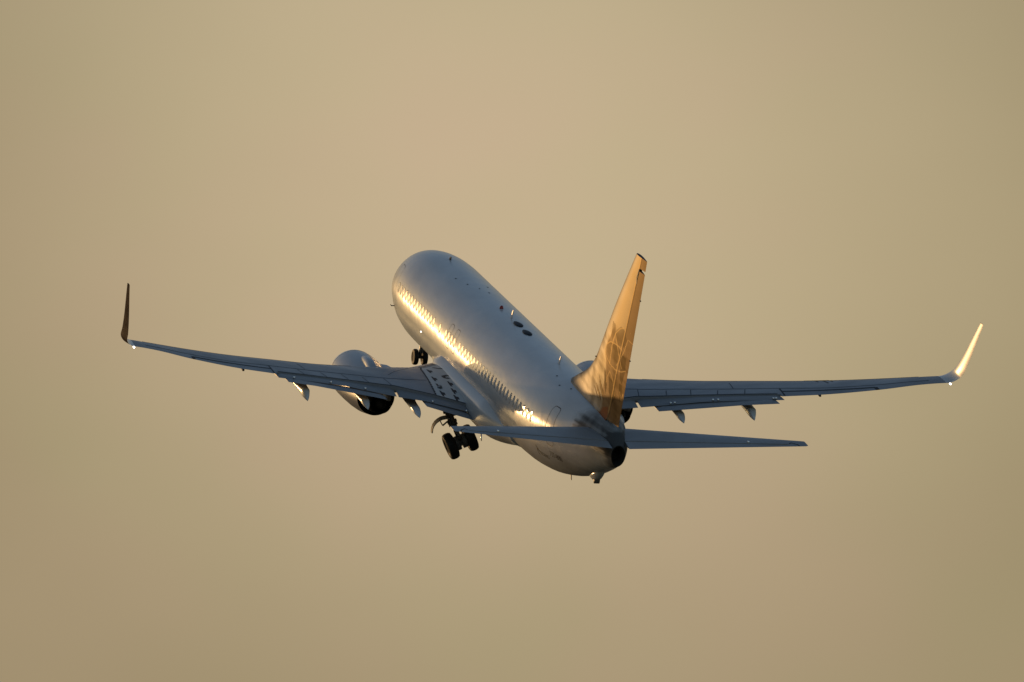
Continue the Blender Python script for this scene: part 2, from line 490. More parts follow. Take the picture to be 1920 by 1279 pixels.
# side lamp that lights the wing, probe by the nose, drain mast, tail skid
mb = MB(); p = fus_pt(10.9, -.55, -1); dome(mb, p, (0, -1, -.1), .035, .02); mb.build('wing_lamp', LAMP, fus)
p = fus_pt(4.6, -.84, -1)
mb = MB(); mb.add(*tube(p, p + np.array([.0, -.12, 0]), .02)); mb.add(*tube(p + np.array([.05, -.12, 0]), p + np.array([-.22, -.12, 0]), .02, .012)); mb.build('pitot_probe', ANTDARK, fus)
blade('drain_mast', 30.6, .19, .18, GEARPAINT, below=True, sweep=.16, thick=.05)
mb = MB(); rr = []
for s, q in ((0, .02), (.4, .45), (.9, .8), (1.35, 1), (1.75, .75), (2.0, .3)):
    x = 33.35 + s; b = float(f_bot(x))
    rr.append([(x, .24 * q * math.cos(t), b + .12 - .40 * q * max(0, math.sin(t)) - .02) for t in np.linspace(0, 2 * math.pi, 16, False)])
mb.add(*loft(rr)); sk = mb.build('tail_skid', WHITE, fus)
b = float(f_bot(34.8))
mb = MB(); mb.add(*lathe([(-.12, .08), (-.1, .15), (.1, .15), (.12, .08)], (0, 1, 0), (34.62, 0, b - .30), 16)); mb.build('skid_shoe', GEARPAINT, fus)

# ------------------------------------------------------------------ lettering low on the rear fuselage
def lettering(text, name, x0, z0, size, shear=.0, slope=0.0, ls=1.0):
    cu = bpy.data.curves.new('lettering', 'FONT'); cu.body = text; cu.size = size; cu.shear = shear; cu.space_character = ls
    cu.resolution_u = 3
    to = bpy.data.objects.new('lettering', cu); scene.collection.objects.link(to)
    dg = bpy.context.evaluated_depsgraph_get()
    me = bpy.data.meshes.new_from_object(to.evaluated_get(dg))
    bpy.data.objects.remove(to)
    bm = bmesh.new(); bm.from_mesh(me)
    bmesh.ops.triangulate(bm, faces=bm.faces)
    bmesh.ops.subdivide_edges(bm, edges=[e for e in bm.edges if e.calc_length() > .12], cuts=2, use_grid_fill=True)
    bm.verts.ensure_lookup_table()
    v = [fus_pt(x0 + q.co.x, z0 + q.co.y + slope * q.co.x, -1, .006) for q in bm.verts]
    f = [tuple(w.index for w in q.verts) for q in bm.faces]
    bm.free(); bpy.data.meshes.remove(me)
    return make(name, v, f, DARK, fus, smooth=False)
lettering('BOEING', 'lettering', 30.92, -1.02, .215, .25)
lettering('737-800', 'lettering', 32.0, -.80, .33, .12)
mb = MB()
arc = [(30.74 + .13 * math.cos(t), -.93 + .12 * math.sin(t)) for t in np.linspace(1.2, 4.6, 14)]
polyline_strip(mb, arc, .05, lambda a, c: fus_pt(a, c, -1, .006), .05)
polyline_strip(mb, [(30.55, -.70), (30.70, -.85), (30.95, -.92)], .05, lambda a, c: fus_pt(a, c, -1, .0065), .05)
mb.build('swoosh_mark', DARK, fus)

# ------------------------------------------------------------------ wings
WY = [0, 1.88, 3.2, 5.2, 6.8, 8, 10, 12, 14, 15.5, 16.6, 17.1]
def w_le(y): return np.interp(y, [0, 1.88, 3.3, 17.4], [11.4, 13.35, 15.1, 23.63])
def w_te(y): return np.interp(y, [0, 5.6, 16.6, 17.4], [21.55, 21.62, 24.75, 25.0])
def w_zte(y): return spline(y, [0, 2, 4, 5.2, 6.8, 8, 10.8, 12.25, 14.4, 16, 16.9, 17.4], [-1.78, -1.47, -1.10, -.87, -.57, -.36, .08, .31, .75, 1.14, 1.31, 1.38])
def w_zle(y): return spline(y, [0, 1.3, 2.6, 4.2, 6.5, 8, 10, 12.3, 13.9, 15, 16, 17, 17.4], [-1.78, -1.65, -1.48, -1.28, -.97, -.74, -.35, .11, .47, .735, .985, 1.24, 1.34])
def w_tc(y): return np.interp(y, [0, 3, 6, 17], [.135, .13, .115, .10])
def w_sh(y): return np.interp(y, [1.9, 3.4, 5.1, 6.7, 8.25, 9.2, 10.65], [20.95, 20.68, 20.62, 21.24, 21.85, 22.2, 22.78])
def yt(q): return 5 * (.2969 * np.sqrt(q) - .126 * q - .3516 * q**2 + .2843 * q**3 - .1030 * q**4)
def ycam(q): return .010 * 4 * q * (1 - q) * (.55 + .5 * q)
def wing_top(y, x, off=0.0):
    le, te = w_le(y), w_te(y); c = te - le; q = np.clip((x - le) / c, 0, 1)
    return w_zle(y) + (w_zte(y) - w_zle(y)) * q + c * (ycam(q) + w_tc(y) * yt(q)) + off
def wing_bot(y, x):
    le, te = w_le(y), w_te(y); c = te - le; q = np.clip((x - le) / c, 0, 1)
    return w_zle(y) + (w_zte(y) - w_zle(y)) * q + c * (ycam(q) - w_tc(y) * yt(q))
def wing_ring(y, cut, n=34):
    le, te = float(w_le(y)), float(w_te(y)); xe = cut if cut else te
    q = (1 - np.cos(np.linspace(0, math.pi, n))) / 2
    xu = le + (xe - le) * q
    up = [(x, y, float(wing_top(y, x))) for x in xu[::-1]]
    lo = [(x, y, float(wing_bot(y, x))) for x in xu[1:]]
    if cut:
        zt = up[0][2]; zb = lo[-1][2]
        if True:
            lo[-1] = (xe, y, max(zb, zt - .10))
            lo[-2] = (lo[-2][0], y, max(lo[-2][2], zt - .16))
    return up + lo

FI = dict(y=[1.95, 3.9, 5.05], )
def panel(stations, thick, parent, name, mat, sgn, nseg=6):
    """flap panel: stations (y, xle, zle, xte, zte); rounded nose, thin tail"""
    st = []
    ys = [s[0] for s in stations]
    yy = np.linspace(ys[0], ys[-1], nseg * (len(ys) - 1) + 1)
    rr = []
    for y in yy:
        a = [np.interp(y, ys, [s[k] for s in stations]) for k in range(1, 5)]
        xl, zl, xt, zt = a; c = xt - xl
        q = (1 - np.cos(np.linspace(0, math.pi, 14))) / 2
        th = min(thick, c * .16) * (1 if 0 < list(yy).index(y) < len(yy) - 1 else .25)
        up = [(xl + c * k, sgn * y, zl + (zt - zl) * k + th * (2.2 * math.sqrt(k) * (1 - k)**1.0 * .55 + .22 * k * (1 - k) + .02)) for k in q[::-1]]
        lo = [(xl + c * k, sgn * y, zl + (zt - zl) * k - th * (1.0 * math.sqrt(k) * (1 - k) * .7 + .01)) for k in q[1:]]
        rr.append(up + lo)
    v, f = loft(rr)
    return make(name, v, f, mat, parent, sharp=50)

def wing(sgn):
    ys = list(np.linspace(.6, 1.95, 6)) + list(np.linspace(2.05, 10.6, 40)) + [10.61] + list(np.linspace(10.75, 16.96, 36))
    rr = []
    for y in ys:
        cut = float(w_sh(y)) if 1.0 <= y <= 10.6 else None
        if y < 2.0: cut = float(w_sh(2.0))
        rr.append([(a, sgn * b_, c) for a, b_, c in wing_ring(y, cut)])
    v, f = loft(rr)
    side = 'left' if sgn < 0 else 'right'
    w = make('wing', v, f, GREYPAINT, root, sharp=45, label=None)
    # winglet: the section rolls up through a blend and leans outwards
    wl_ = []
    prof = []
    q = (1 - np.cos(np.linspace(0, math.pi, 26))) / 2
    y0 = 16.96
    le0, te0 = float(w_le(y0)), float(w_te(y0)); z0 = float(w_zte(y0)); zl0 = float(w_zle(y0))
    path = []
    phi0 = math.atan(.23); phi1 = math.radians(82)
    Rb = .60; yy, zz = y0, (z0 + zl0) / 2
    # arc
    steps = 14; ph = np.linspace(phi0, phi1, steps)
    path.append((yy, zz, ph[0], 0))
    s = 0
    for k in range(1, steps):
        d = Rb * (ph[k] - ph[k - 1]); pm = (ph[k] + ph[k - 1]) / 2
        yy += d * math.cos(pm); zz += d * math.sin(pm); s += d
        path.append((yy, zz, ph[k], s))
    Lstr = (4.15 - zz) / math.sin(phi1)
    for k in range(1, 16):
        t = k / 15
        path.append((yy + Lstr * t * math.cos(phi1), zz + Lstr * t * math.sin(phi1), phi1, s + Lstr * t))
    S = path[-1][3]
    for (py, pz, pp, sl) in path:
        t = sl / S
        le = float(spline(sl, [0, .4, .95, S], [le0, le0 + .40, 24.5, 26.05])); te = float(spline(sl, [0, .4, .95, S], [te0, te0 + .22, 25.64, 26.5]))
        c = te - le; tc = .10 * (1 - t) + .085 * t
        nrm = np.array([0, -math.sin(pp), math.cos(pp)])
        tilt = (z0 - zl0) * (1 - min(1, sl / .6))
        ring = []
        for k in q[::-1]: ring.append(np.array([le + c * k, py, pz]) + nrm * c * (tc * yt(k) + .012 * 4 * k * (1 - k)) + np.array([0, 0, tilt * (k - .5)]))
        for k in q[1:]: ring.append(np.array([le + c * k, py, pz]) + nrm * c * (-tc * yt(k) + .012 * 4 * k * (1 - k)) + np.array([0, 0, tilt * (k - .5)]))
        wl_.append([(a, sgn * b_, c_) for a, b_, c_ in ring])
    v, f = loft(wl_)
    # outer face carries the dark livery, inner face stays white
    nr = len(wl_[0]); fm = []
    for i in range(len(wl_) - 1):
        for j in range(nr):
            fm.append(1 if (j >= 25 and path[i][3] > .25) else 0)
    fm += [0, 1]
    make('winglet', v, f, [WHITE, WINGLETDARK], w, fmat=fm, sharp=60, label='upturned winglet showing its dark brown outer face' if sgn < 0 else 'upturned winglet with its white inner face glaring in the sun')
    # ailerons: dark hinge gaps and the panel joints of the upper skin
    top = lambda x, y: np.array([x, sgn * y, float(wing_top(y, x, .006))])
    def hinge(y, frac): le, te = float(w_le(y)), float(w_te(y)); return (le + (te - le) * frac, y)
    mb = MB()
    polyline_strip(mb, [(22.42, 10.75), (23.0, 12.4), (23.75, 14.3)], .13, top)
    polyline_strip(mb, [(23.75, 14.3), (24.12, 14.33)], .15, top)
    polyline_strip(mb, [(22.0, 10.75), (23.0, 10.72)], .07, top)
    polyline_strip(mb, [(float(w_sh(y)) - .06, y) for y in np.linspace(2.1, 10.5, 40)], .11, top)
    mb.build('hinge_gap', DARK, w)
    mb = MB()
    pl = [(18.66, 3.3), (19.45, 4.96), (20.35, 7.1), (21.2, 8.95), (21.95, 10.85), (22.75, 12.6), (23.6, 14.8), (24.2, 16.4)]
    polyline_strip(mb, pl, .06, top)
    for y, xa, xb in ((5.3, 19.7, 20.6), (6.35, 20.3, 21.0), (7.3, 20.6, 21.3), (8.3, 21.15, 21.75), (9.35, 21.5, 22.1)):
        polyline_strip(mb, [(xa, y + .08), (xb, y - .08)], .04, top)
    polyline_strip(mb, [(20.05, 9.14), (21.14, 9.03)], .04, top)
    polyline_strip(mb, [(16.6, 3.6), (17.9, 4.5), (18.9, 5.0)], .03, top)
    mb.build('skin_joint', plain('joint_sealant', (.05, .052, .058), .6), w)
    # slightly drooped bare metal slats
    rr = []
    for y in np.linspace(6.2, 16.3, 30):
        le = float(w_le(y)); c = float(w_te(y)) - le
        ring = []
        for k in (np.linspace(.11, 0, 10)): 
            x = le + c * k; ring.append((x - .015, sgn * y, float(wing_top(y, x)) + .008))
        for k in np.linspace(0, .05, 6)[1:]:
            x = le + c * k; ring.append((x - .015, sgn * y, float(wing_bot(y, x)) - .008))
        rr.append(ring)
    v, f = loft(rr, False, False, closed=False)
    make('leading_edge_slat', v, f, paint('slat_metal', (.40, .41, .43), .36, .1, metal=.35), w)
    # flaps
    def under(y): return float(w_sh(y)) - .35, float(wing_top(y, w_sh(y) - .02)) - .13
    panel([(y, *under(y), xm, zm) for y, xm, zm in ((5.15, 21.35, -1.05), (5.75, 21.52, -.93), (7.5, 22.2, -.52), (9.0, 22.75, -.27), (10.62, 23.40, -.02))], .15, w, 'flap', FLAPGREY, sgn)
    panel([(5.72, 21.2, -1.00, 22.1, -1.02), (7.5, 21.9, -.60, 22.82, -.63), (9.0, 22.45, -.34, 23.37, -.31), (10.3, 22.98, -.10, 23.87, -.08)], .08, w, 'aft_flap', FLAPGREY, sgn)
    panel([(y, *under(y), xm, zm) for y, xm, zm in ((1.98, 21.55, -1.60), (2.3, 21.5, -1.49), (3.9, 21.26, -1.21), (5.05, 21.3, -1.08))], .15, w, 'flap', FLAPGREY, sgn)
    panel([(1.98, 21.25, -1.65, 22.15, -1.73), (2.4, 21.2, -1.53, 22.1, -1.64), (3.98, 20.95, -1.26, 21.87, -1.29)], .08, w, 'aft_flap', FLAPGREY, sgn)
    # canoe shaped flap track fairings, noses under the wing, tails drooping behind it
    for yt_, xt, zt, ln, xf, zf in ((4.29, 22.1, -1.72, 4.4, 21.6, -1.25), (6.64, 22.78, -1.31, 4.2, 22.45, -.81), (9.375, 23.6, -.88, 3.8, 23.5, -.28)):
        rr = []
        x0_ = xt - ln
        for k in np.linspace(0, 1, 26):
            x = x0_ + ln * k
            wid = .27 * min(1, (k / .2))**.55 * (1 - .58 * max(0, (k - .45) / .55)) * (1 - max(0, (k - .86) / .14)**2.2) + .006
            wb0 = float(wing_bot(yt_, x0_ + .3)); wb1 = float(wing_bot(yt_, 20.0))
            ztop = float(np.interp(x, [x0_, min(20.0, xf - 2), xf - 1.4, xf - .3, xt], [wb0 + .05, wb1 + .02, zf - .22, zf - .20, zt + .01]))
            zbot = float(spline(x, [x0_, x0_ + .9, xf - 1.5, xt - .35, xt], [wb0 - .02, max(wb0 - .36, zt + .36), zt + .25, zt + .03, zt - .015]))
            zc = (ztop + zbot) / 2; dep = max(.02, ztop - zbot)
            rr.append([(x, sgn * yt_ + wid * math.copysign(abs(math.cos(t))**.55, math.cos(t)), zc + dep / 2 * math.copysign(abs(math.sin(t))**.55, math.sin(t))) for t in np.linspace(0, 2 * math.pi, 20, False)])
        v, f = loft(rr)
        make('flap_track_fairing', v, f, FAIRING, w)
    # lamp at the wing tip's trailing edge
    mb = MB(); c = np.array([25.1, sgn * 17.05, 1.34])
    mb.add(*lathe([(-.08, .02), (-.05, .032), (.04, .036), (.06, .025), (.08, .01)], (1, 0, 0), c, 14)); mb.build('navigation_light', LAMP, w)
    # polished flap fittings that catch the sun
    for y in ((3.6, 2.2, 6.6, 8.2, 9.9) if sgn < 0 else (6.3, 6.45, 7.9, 8.1, 10.2, 10.3)):
        xx = float(np.interp(y, [1.98, 3.9, 5.05, 5.16, 5.75, 7.5, 9, 10.6], [21.55, 21.26, 21.3, 21.35, 21.52, 22.2, 22.75, 23.4])) - .06
        zf = float(np.interp(y, [1.98, 3.9, 5.05, 5.16, 5.75, 7.5, 9, 10.6], [-1.6, -1.21, -1.08, -1.05, -.93, -.52, -.27, -.02])) + .05
        mb = MB(); dome(mb, (xx, sgn * y, zf), (0, 0, 1), .05, .07, n=12); mb.build('flap_fitting', CHROME, w)
    # small bumps below the aileron
    mb = MB(); c = (float(w_te(12.1)) - .1, sgn * 12.1, float(w_zte(12.1)) - .06)
    mb.add(*lathe([(-.5, .01), (-.3, .03), (0, .055), (.10, .03), (.14, .01)], (1, 0, 0), c, 12)); mb.build('hinge_cover', DARK, w)
    # walkway border and marks painted on the inboard upper skin
    mb = MB()
    mp_ = MB()
    rows = []
    for k in np.linspace(0, 1, 30):
        a = np.array([np.interp(k, [0, .5, 1], [16.2, 18.82, 20.6]), np.interp(k, [0, .5, 1], [2.97, 3.22, 3.33])])
        c = np.array([np.interp(k, [0, .5, 1], [14.7, 18.0, 20.85]), np.interp(k, [0, .5, 1], [1.80, 1.93, 2.0])])
        rows.append([top(*(a + (c - a) * q_)) - np.array([0, 0, .0025]) for q_ in np.linspace(0, 1, 8)])
    mp_.add(*loft(rows, False, False, closed=False)); mp_.build('walkway_panel', WALK, w)
    A, B, C, D_, E_, F_ = (16.2, 2.97), (14.7, 1.80), (20.6, 3.33), (20.85, 2.0), (18.82, 3.22), (16.7, 3.10)
    Pd = [np.array(A) + (np.array(B) - np.array(A)) * k for k in np.linspace(0, 1, 32)]
    for k in range(0, 31, 2): polyline_strip(mb, [Pd[k], Pd[k + 1]], .30, top, .03)
    polyline_strip(mb, [A, F_, E_], .07, top)
    for k in range(6):
        a = np.array(E_) + (np.array(C) - np.array(E_)) * (k / 6); c = np.array(E_) + (np.array(C) - np.array(E_)) * ((k + .85) / 6)
        polyline_strip(mb, [a, c], .08, top)
    polyline_strip(mb, [B, (18.0, 1.93), (20.0, 2.06), D_], .06, top)
    for x, y in ((16.91, 2.78), (18.23, 2.88), (19.26, 2.92), (20.2, 2.97), (18.6, 2.28), (19.55, 2.34), (20.4, 2.42)):
        polyline_strip(mb, [(x - .30, y + .03), (x + .38, y + .02)], .09, top)
        polyline_strip(mb, [(x - .16, y - .03), (x + .16, y - .02)], .20, top, .04)
    polyline_strip(mb, [(16.05, 2.45), (16.2, 2.25), (16.12, 2.0), (16.15, 1.85)], .17, top, .05)
    polyline_strip(mb, [(17.75, 2.12), (17.85, 2.32), (17.6, 2.36), (17.38, 2.15), (17.35, 1.9)], .17, top, .05)
    mb.build('walkway_marking', DARK, w)
    if sgn > 0:      # a worn dark patch near the right wing's leading edge
        mb = MB()
        polyline_strip(mb, [(float(w_le(y)) + .08, y) for y in np.linspace(12.2, 13.1, 8)], .22, lambda x, y: top(x, y) + np.array([-.015, 0, .012]))
        for y, ln in ((12.45, .8), (12.75, 1.1), (13.0, .7)): polyline_strip(mb, [(float(w_le(y)) + .1, y), (float(w_le(y)) + .1 + ln, y + .05)], .05, lambda x, y: top(x, y) + np.array([0, 0, .006]))
        mb.build('oil_stain', plain('oil_stain', (.03, .026, .02), .6), w)
    return w
wing(-1); wing(1)

# ------------------------------------------------------------------ engines
def engine(sgn):
    yc, zc = sgn * 5.08, -1.95
    xi, xe = 12.95, 17.5
    def ring(x, r, n=56):
        out = []
        fl = (1 - ss(x, 14.6, 16.6)) * .11       # flattened underside of the intake
        zsh = zc
        for t in np.linspace(0, 2 * math.pi, n, False):
            c, s = math.cos(t), math.sin(t)
            rr = r * (1 - (fl * ss(-s, .25, 1)))
            out.append((x, yc + r * (1 + fl * .15 * (1 - s * s)) * c, zsh + rr * s))
        return out
    prof = [(xi + .9, .78), (xi + .35, .76), (xi + .10, .80), (xi + .02, .86), (xi, .90), (xi + .03, .935), (xi + .15, .975), (xi + .5, 1.025), (xi + 1.2, 1.06), (xi + 2.1, 1.05), (xi + 2.9, 1.0), (xi + 3.6, .93), (xi + 4.2, .845), (xe, .79)]
    v, f = loft([ring(*p) for p in prof], False, False)
    nac = make('engine', v, f, NACELLE, root)
    mb = MB()
    v, f = loft([ring(xe + .001, .792), ring(xe + .004, .765), ring(xe - .5, .80), ring(xe - 1.6, .80)], False, True); mb.add(v, f)
    mb.build('fan_duct', BLACKHOT, nac)
    v, f = loft([ring(xi + .895, .779), ring(xi + 1.0, .30), ring(xi + .55, .05)], False, True)
    make('fan', v, f, DARK, nac)
    ax = (1, 0, -.02)
    mb = MB(); mb.add(*lathe([(-1.0, .62), (0, .60), (.55, .54), (1.05, .44), (1.04, .42), (.5, .42)], ax, (xe, yc, zc - .02), 40, False)); mb.build('core_nozzle', BLACKHOT, nac)
    mb = MB(); mb.add(*lathe([(-.5, .28), (.8, .27), (1.15, .20), (1.45, .08), (1.52, .01)], ax, (xe, yc, zc - .03), 28)); mb.build('exhaust_plug', BLACKHOT, nac)
    # lip of bare metal
    v, f = loft([ring(xi + .36, .757), ring(xi + .10, .797), ring(xi + .02, .857), ring(xi - .006, .90), ring(xi + .025, .941), ring(xi + .15, .981), ring(xi + .36, 1.012)], False, False)
    make('intake_lip', v, f, SILVER, nac)
    # pylon between nacelle and wing
    rr = []
    for x, wd, zt, zb in ((14.5, .03, -.92, -1.2), (14.8, .16, -.84, -1.4), (15.3, .22, -.74, -1.5), (16.0, .24, -.72, -1.5), (16.8, .24, -.85, -1.6), (17.6, .22, -1.2, -1.75), (18.6, .18, -1.35, -1.75), (19.8, .08, -1.35, -1.6)):
        rr.append([(x, yc + wd * math.copysign(abs(math.cos(t))**.7, math.cos(t)), (zt + zb) / 2 + (zt - zb) / 2 * math.copysign(abs(math.sin(t))**.7, math.sin(t))) for t in np.linspace(0, 2 * math.pi, 20, False)])
    make('pylon', *loft(rr), NACELLE, nac)
    # inboard strake
    a = math.radians(38); s = -sgn
    p = lambda x, r: (x, yc + s * r * math.cos(a), zc + r * math.sin(a))
    q_ = [p(14.1, 1.03), p(15.6, .98), p(15.55, 1.32), p(14.9, 1.25)]
    d = np.array([0, -s * math.sin(a), math.cos(a)]) * .02
    v = [np.array(k) + d for k in q_] + [np.array(k) - d for k in q_]
    make('strake', v, [(0, 1, 2, 3), (4, 7, 6, 5), (0, 4, 5, 1), (1, 5, 6, 2), (2, 6, 7, 3), (3, 7, 4, 0)], NACELLE, nac, smooth=False)
engine(-1); engine(1)

# ------------------------------------------------------------------ tailplane
def stabiliser(sgn):
    sp = dict(y=[.3, 7.17], le=[34.72, 38.52], te=[37.78, 39.22], z=[.97, 1.68])
    def g(k, y): return float(np.interp(y, sp['y'], sp[k]))
    def zt(y, x, s=1):
        le, te = g('le', y), g('te', y); c = te - le; q = np.clip((x - le) / c, 0, 1)
        return g('z', y) + (.0 - .035 * (q - .5)) * c + s * c * .09 * float(yt(q))
    def ring(y, x0, x1, n=22):
        q = (1 - np.cos(np.linspace(0, math.pi, n))) / 2
        if x0 > g('le', y) + .01: q = np.linspace(0, 1, n)
        X = x0 + (x1 - x0) * q
        r = [(x, sgn * y, zt(y, x)) for x in X[::-1]] + [(x, sgn * y, zt(y, x, -1)) for x in X[1:]]
        return r
    ys = list(np.linspace(.3, 7.0, 24)); hf = .70
    hx = lambda y: g('le', y) + (g('te', y) - g('le', y)) * hf
    rr = [ring(y, g('le', y), hx(y) if y < 6.6 else g('te', y) - .001) for y in ys]
    c = ring(7.17, g('le', 7.17) + .06, g('te', 7.17) - .02)
    rr += [ring(7.1, g('le', 7.1) + .015, g('te', 7.1)), [(a, b_, .5 * (d + zt(7.17, 38.9))) for a, b_, d in c]]
    st = make('tailplane', *loft(rr), GREYPAINT, root, sharp=50)
    ye = np.linspace(.35, 6.72, 20)
    rr = [ring(y, hx(y) + .09, g('te', y)) for y in ye]
    make('elevator', *loft(rr), GREYPAINT, st, sharp=50)
    top = lambda x, y: np.array([x, sgn * y, zt(y, x) + .005])
    mb = MB(); polyline_strip(mb, [(hx(6.5), 6.5), (hx(6.5) - .12, 6.6), (hx(6.6) + .1, 6.8), (g('te', 6.8), 6.85)], .05, top, .04)
    mb.build('skin_joint', DARK, st)
    mb = MB(); y = 5.15 if sgn < 0 else 5.0
    dome(mb, (hx(y) - .1, sgn * y, zt(y, hx(y) - .1)), (0, 0, 1), .06, .08, n=12); mb.build('glint_dome', CHROME, st)  # small polished dome added to give a bright glint
    if sgn < 0:
        mb = MB(); y = 6.0; mb.add(*tube((g('te', y), -y, zt(y, g('te', y))), (g('te', y) + .15, -y, zt(y, g('te', y)) - .24), .03, .015)); mb.build('discharge_wick', STEEL, st)
    # dark rubbing plate at the root
    mb = MB()
    return st
stabiliser(-1); stabiliser(1)

# ------------------------------------------------------------------ fin and rudder with the tail artwork
FZ = [1.2, 8.66]
def fin_le(z): return spline(z, [1.2, 1.7, 1.96, 2.2, 2.45, 2.75, 3.08, 3.6, 4.27, 5.3, 6.34, 7.4, 8.66], [28.2, 29.0, 29.7, 30.3, 30.95, 31.7, 32.3, 32.95, 33.5, 34.3, 35.15, 36.1, 37.25])
def fin_te(z): return np.interp(z, [1.2, 1.48, 8.66], [37.0, 37.06, 38.84])
def fin_hg(z): return np.interp(z, [1.2, 1.89, 8.66], [35.55, 35.82, 38.20])
def fin_y(x, z):
    le, te = float(fin_le(z)), float(fin_te(z))
    le2 = float(np.interp(z, [1.2, 8.66], [31.0, 37.25])) if z < 4.2 else le
    c = te - le
    q = np.clip((x - le) / c, 0, 1)
    t0 = .095 * min(c, 4.6)
    h = t0 * float(yt(q))
    # soft root fillet
    h += .10 * math.exp(-max(0, z - float(f_top(min(x, 37.9)))) / .18) * float(ss(q, 0, .12))
    return h
def in_poly(px, pz, poly):
    P = np.array(poly); c = np.zeros(px.shape, bool)
    for i in range(len(P)):
        a, b_ = P[i], P[i - 1]
        cond = ((a[1] > pz) != (b_[1] > pz)) & (px < (b_[0] - a[0]) * (pz - a[1]) / (b_[1] - a[1] + 1e-12) + a[0])
        c ^= cond
    return c
def seg_d(px, pz, path):
    d = np.full(px.shape, 9.)
    for a, b_ in zip(path[:-1], path[1:]):
        a = np.array(a); b_ = np.array(b_); ab = b_ - a
        t = np.clip(((px - a[0]) * ab[0] + (pz - a[1]) * ab[1]) / (ab @ ab), 0, 1)
        # the path's thickness is measured with x squeezed, lines read as thin strokes
        d = np.minimum(d, np.hypot((px - a[0] - t * ab[0]) * .45, pz - a[1] - t * ab[1]))
    return d
FINK = .36
def livery(P):
    x, z = P[:, 0], P[:, 2]
    cream = np.array([.62, .57, .46]); gold = np.array([.59, .50, .355]); tan = np.array([.29, .215, .15]); brown = np.array([.085, .07, .058])
    white = np.array([.58, .57, .55]); red = np.array([.40, .14, .08])
    def mix(c, d, m): return c + (d - c) * np.clip(m, 0, 1)[:, None]
    white, cream, gold, tan, brown, red = [q * FINK for q in (white, cream, gold, tan, brown, red)]
    c = np.tile(white, (len(x), 1))
    c = mix(c, cream[None], ss(z, 2.2, 3.0))
    c = mix(c, gold[None], ss(z + .25 * (x - 34), 2.9, 4.6))
    qf = (x - fin_le(z)) / (fin_te(z) - fin_le(z))
    c = mix(c, white[None], (1 - ss(qf, .10, .42)) * .8)  # pale sky reflection painted into the colour along the leading edge
    aft = ss(x - fin_hg(z), -.10, .0)
    c = mix(c, tan[None], aft * .95)
    # broad brown field in the artwork's lower part
    wob = .12 * np.sin(5 * x) * np.sin(4 * z)
    fld = ss(x - np.interp(z, [1.6, 2.4, 3.0, 3.8, 4.6, 5.4], [34.6, 34.75, 35.0, 34.9, 34.9, 35.7]) + wob, -.05, .15) * (1 - ss(z + .1 * np.sin(3 * x), 5.1, 5.6))
    c = mix(c, tan[None], fld * .85)
    # petals, disc and feathers
    pet = in_poly(x, z, [(35.30, 5.50), (35.3, 4.9), (35.45, 4.72), (35.75, 5.0), (36.0, 5.3), (36.45, 5.52), (36.9, 5.5), (37.3, 5.15), (37.0, 4.8), (36.3, 4.75), (35.9, 5.0), (35.75, 5.45)])
    c = mix(c, brown[None], pet * .5)
    disc = ((x - 35.85) / 1.2)**2 + ((z - 4.22) / .50)**2
    c = mix(c, brown[None], (disc < 1) * .38)
    blot = in_poly(x, z, [(36.9, 4.5), (37.35, 4.45), (37.35, 3.9), (37.1, 3.35), (36.8, 3.5), (36.75, 4.1)])
    c = mix(c, brown[None], blot * .75)
    for q in ([(34.20, 3.06), (34.45, 2.9), (34.85, 2.6), (35.0, 2.2), (34.65, 2.4), (34.35, 2.72)], [(33.84, 2.7), (34.05, 2.6), (34.5, 2.35), (34.7, 2.1), (34.3, 2.25), (34.0, 2.45)],
              [(33.55, 2.54), (33.7, 2.5), (34.1, 2.3), (34.25, 2.12), (33.9, 2.25)], [(34.85, 3.5), (35.05, 3.4), (35.3, 2.9), (35.2, 2.5), (34.95, 2.9)],
              [(35.5, 3.3), (36.2, 3.2), (36.4, 2.6), (36.0, 2.3), (35.6, 2.7)], [(36.75, 3.3), (37.1, 3.3), (37.2, 2.8), (37.0, 2.6), (36.8, 2.9)]):
        c = mix(c, brown[None], in_poly(x, z, q) * .8)
    mot = fbm(x * 2.2, z * 2.2, 9) + .6 * fbm(x * 5, z * 5, 12)
    c = c * (1 - .26 * np.clip(mot, -1, 1.6) * ss(5.6 - z, 0, 1.2))[:, None]
    c = mix(c, red[None], in_poly(x, z, [(34.6, 1.5), (35.0, 1.95), (35.6, 2.1), (35.7, 1.6), (35.4, 1.2)]) * .7)
    lines = [[(36.84, 4.65), (36.5, 4.70), (36.0, 4.72), (35.3, 4.66), (34.85, 4.47), (34.66, 4.25), (34.72, 4.08), (35.1, 3.93), (35.6, 3.79), (36.2, 3.74), (36.9, 3.8), (37.4, 3.95)],
             [(35.47, 3.81), (35.56, 4.6), (35.84, 5.11), (36.38, 5.42), (36.85, 5.56)], [(35.84, 5.11), (36.2, 4.71), (36.9, 3.95)], [(36.33, 3.93), (37.08, 4.67), (37.4, 5.2)],
             [(35.56, 3.52), (35.3, 3.25), (35.2, 3.0)], [(35.56, 3.52), (35.8, 3.4), (36.06, 3.2), (36.3, 2.7)], [(34.3, 2.95), (34.9, 2.3)], [(33.95, 2.6), (34.5, 2.15)], [(37.5, 5.2), (38.0, 5.15)], [(37.3, 3.0), (37.1, 2.7), (36.9, 3.0)]]
    for q in lines:
        c = mix(c, np.array([[.28, .21, .115]]), (1 - ss(seg_d(x, z, q), .008, .024)) * .75)
    hl = np.abs(x - fin_hg(z) + .06)
    c = mix(c, np.array([[.27, .20, .11]]), (1 - ss(hl, .03, .07)) * .8 * (z > 1.9))
    c = mix(c, np.array([[.03, .03, .03]]), (1 - ss(np.abs(x - fin_hg(z) - .06), .015, .05)) * .6)
    return c
